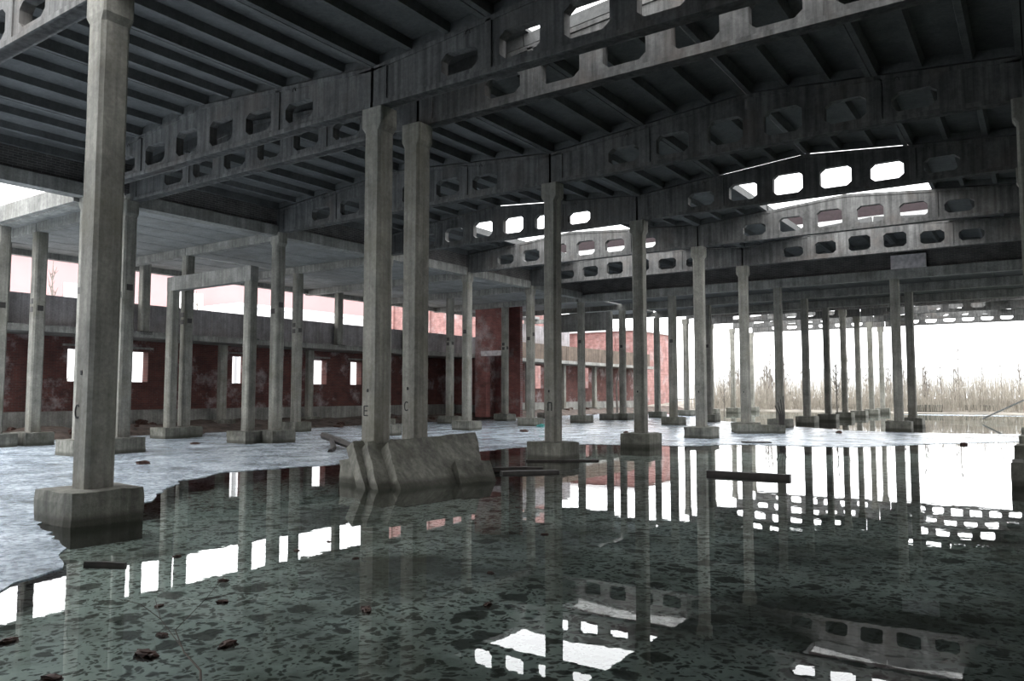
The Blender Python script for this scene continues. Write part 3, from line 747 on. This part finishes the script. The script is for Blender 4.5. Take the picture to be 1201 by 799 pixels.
ORD += ['fourteenth', 'fifteenth', 'sixteenth']
for k, o in enumerate(sorted(CL, key=scr)):
    o['label'] = 'dark brown clod lying in the shallow near water, %s from the left' % ORD[k]
STN = ['beyond the nearest column', 'between the paired columns and the annex', 'before the brick stair tower', 'behind the first centre row column', 'near the far left annex footing', 'in the bright water at right', 'before the two close right columns']
for k, (x, y, r) in enumerate(((-7.94, -7.89, .16), (-6.2, 3.6, .10), (-9, 12, .2), (-4.5, 14, .14), (-14, -2.4, .14), (9.4, 13.5, .12), (3.9, 19.5, .2))):
    o = link('stone', MESH[('clod', k % 3)], None, (x, y, 0.02), (0, 0, rc.uniform(0, 6)), (r * 2, r * 1.6, r))
    tag(o, 'small dark stone frozen into the ice ' + STN[k], 'stone', 'stones on the ice')
tb = rough_box(0.5, 0.3, -0.05, 0.12, 55, 0.06, 4, 0.06).build('plastic_scrap', 'teal', None, (-11.3, 17.2, 0.02)); tag(tb, 'small teal plastic scrap lying on the ice by a column', 'litter')
# rubble on the dirt bank
for k in range(46):
    y = rc.uniform(-6, 44); x = rc.uniform(-25, -19.8); r = rc.uniform(0.08, 0.28)
    z = -0.42 + 0.75 * min(1, max(0, (-19.6 - x) / 2.6)) + 0.22 * noise.noise(Vector((x * 0.7, y * 0.7, 1)))
    me = MESH[('clod', k % 3)]
    o = link('rubble_lump', me, None, (x, y, z + r * 0.25), (0, 0, rc.uniform(0, 6)), (r * 2, r * 1.8, r * 1.1))
    tag(o, 'lump of rubble lying on the dirt along the annex', 'rubble', 'rubble on the dirt bank')

# ------------------------------------------------------------------ painted marks on columns
def strokes(name, parent, segs, origin, face, w=0.02, mat='paint'):
    """thin painted strokes in the plane of a column face; segs in (u, v) metres"""
    mb = MB()
    for (u0, v0), (u1, v1) in segs:
        d = Vector((u1 - u0, v1 - v0)); L = d.length or 1; n = Vector((-d.y, d.x)) / L * w / 2
        q = [(u0 + n.x, v0 + n.y), (u1 + n.x, v1 + n.y), (u1 - n.x, v1 - n.y), (u0 - n.x, v0 - n.y)]
        if face == 'y': vs = [(u, -0.006, v) for u, v in q] + [(u, 0.004, v) for u, v in q]
        else: vs = [(0.006, u, v) for u, v in q] + [(-0.004, u, v) for u, v in q]
        mb.add(vs, [(0, 1, 2, 3), (4, 7, 6, 5), (0, 4, 5, 1), (1, 5, 6, 2), (2, 6, 7, 3), (3, 7, 4, 0)])
    return mb.build(name, mat, parent, origin)
arcC = [(0.06 * math.cos(a), 0.10 * math.sin(a)) for a in [math.radians(d) for d in range(50, 311, 26)]]
segC = list(zip(arcC[:-1], arcC[1:]))
E_ = [((0, 0), (0, .2)), ((0, .2), (.11, .2)), ((0, .1), (.09, .1)), ((0, 0), (.11, 0))]
PI_ = [((0, 0), (0, .24)), ((0, .24), (.12, .24)), ((.12, .24), (.12, 0))]
dot = [((-.025, 0), (.025, 0)), ((-.02, .02), (.02, .02)), ((-.02, -.02), (.02, -.02))]
strokes('painted_letter', P1A, E_, (-0.12, -0.237, 1.42), 'y', 0.025)
strokes('painted_letter', P1B, segC, (-0.05, -0.232, 1.60), 'y', 0.022)
strokes('painted_letter', centre[0], PI_, (-0.05, -0.207, 1.38), 'y', 0.035)
strokes('painted_letter', C1, segC, (-0.1, -0.225, 1.62), 'y', 0.018)
for c_, z, w in ((P1A, 1.95, .237), (P1B, 2.0, .232), (centre[0], 1.95, .207), (C1, 2.2, .225), (centre[6], 1.95, .207), (centre[12], 1.95, .207), (centre[18], 1.95, .207)):
    strokes('bolt_hole', c_, dot, (-0.02, -w, z), 'y', 0.03)

AC = [o for o in COL.objects if o.get('label') == 'pale annex column in the middle annex row, first from the left'][0]
strokes('painted_scribble', AC, [((-.15, 0), (-.05, .16)), ((-.05, .16), (.02, .02)), ((.02, .02), (.1, .18)), ((-.15, .3), (.12, .26)), ((-.1, .22), (.1, .34))], (0, -0.207, 1.5), 'y', 0.03, 'redpaint')
# ------------------------------------------------------------------ bare trees and the reed thicket
def tree_mesh(seed, h, spread=0.28, nb=16):
    r = random.Random(seed); tr = MB(); brn = MB()
    pts = [(0, 0, -0.3)]; x = y = 0
    for k in range(1, 9):
        x += r.uniform(-.04, .04) * h / 4; y += r.uniform(-.04, .04) * h / 4; pts.append((x, y, h * k / 8))
    r0 = 0.011 * h + 0.015
    tr.tube(pts, [r0 * (1 - 0.85 * k / 8) for k in range(9)], 5)
    for b_ in range(nb):
        k = r.randint(2, 7); p = Vector(pts[k]); a = r.uniform(0, 6.28); L = h * spread * r.uniform(.5, 1.2) * (1.15 - k / 9)
        d = Vector((math.cos(a) * .6, math.sin(a) * .6, 1)).normalized()
        q1 = p + d * L * .5 + Vector((r.uniform(-.1, .1), r.uniform(-.1, .1), 0)) * L; q2 = q1 + Vector((d.x * .6, d.y * .6, d.z)) * L * .6
        brn.tube([p, q1, q2], [r0 * .4, r0 * .25, r0 * .08], 3)
        for s in range(3):
            e = q1 + Vector((r.uniform(-.5, .5), r.uniform(-.5, .5), r.uniform(.3, .9))) * L * .5
            brn.tube([q1, e], [r0 * .2, r0 * .06], 3)
    a, b2_ = tr.mesh('trunk'), brn.mesh('branches')
    return a, b2_
TV = [tree_mesh(100 + k, 4.0) for k in range(5)]
for a, b_ in TV: a.materials.append(M['pale_bark']); b_.materials.append(M['pale_bark'])
def tree(v, loc, s, label, group):
    t = thing('bare_tree', label, 'tree', loc, random.uniform(0, 6), group); t.scale = (s, s, s)
    link('trunk', TV[v][0], t); link('branches', TV[v][1], t)['kind'] = 'stuff'
    return t
rt = random.Random(11)
for k in range(44):
    x = rt.uniform(-20.5, 11.5); y = rt.uniform(66.5, 76)
    tree(k % 5, (x, y, 0.2 + 0.3 * (y - 66) / 10), rt.uniform(1.0, 1.7), 'thin leafless sapling rising from the reed thicket on the far bank', 'saplings on the far bank')
for k, (x, y, s) in enumerate(((-50, 8.8, 2.9), (-46, 17.5, 2.9), (-50, 11.5, 2.4), (-48, 20, 2.6), (-50, 27, 2.4), (-40, 5.0, 1.6), (-42, 24.5, 1.6), (-38, 38, 1.3), (-36, 43, 1.2))):
    tree(k % 5, (x, y, 0.35), s, 'bare tree in the yard outside the annex, %s from the left' % ORD[[2, 4, 3, 5, 6, 0, 7, 8, 1][k]] if k < 9 else '', 'bare trees in the yard')
for k, (x, y, s) in enumerate(((-14.5, 52, 0.9), (-13.2, 53, 1.0), (-2.2, 49, 1.35), (-3.4, 55, 1.2))):
    tree((k + 2) % 5, (x, y, -0.1), s, 'slim bare sapling growing in the water among the far columns, %s from the left' % ORD[[0, 1, 3, 2][k]], 'saplings among the far columns')
vine = stick('hanging_vine', 'dry leafless vine climbing in front of the far brick wall', [(-19, 42, -0.3), (-19.1, 42.1, 2.6), (-18.7, 42.0, 4.6)], [0.1, 0.06, 0.03], 'bark', 'vine')
th = MB()
for k in range(9000):
    x = rt.uniform(-21.5, 30); y = 65.2 + 12 * rt.random() ** 1.3; h = rt.uniform(1.2, 4.4) * (0.75 + 0.5 * noise.noise(Vector((x * 0.22, y * 0.3, 8))) + 0.2)
    z0 = 0.1 + 0.04 * (y - 65); lx = rt.uniform(-.18, .18) * h; ly = rt.uniform(-.18, .18) * h; w = rt.uniform(0.014, 0.034)
    a = rt.uniform(0, 3.14); c, s = math.cos(a) * w, math.sin(a) * w
    th.add([(x - c, y - s, z0), (x + c, y + s, z0), (x + s, y - c, z0), (x + lx * .5 - c * .6, y + ly * .5 - s * .6, z0 + h * .6), (x + lx * .5 + c * .6, y + ly * .5 + s * .6, z0 + h * .6), (x + lx * .5 + s * .6, y + ly * .5 - c * .6, z0 + h * .6), (x + lx, y + ly, z0 + h)],
           [(0, 1, 4, 3), (1, 2, 5, 4), (2, 0, 3, 5), (3, 4, 6), (4, 5, 6), (5, 3, 6)])
me = D.meshes.new('reed_thicket'); me.from_pydata(th.v, [], th.f); me.update(); me.materials.append(M['reed'])
o = link('reed_thicket', me); tag(o, 'dense pale brown thicket of dry stems on the far bank', 'thicket', kind='stuff')
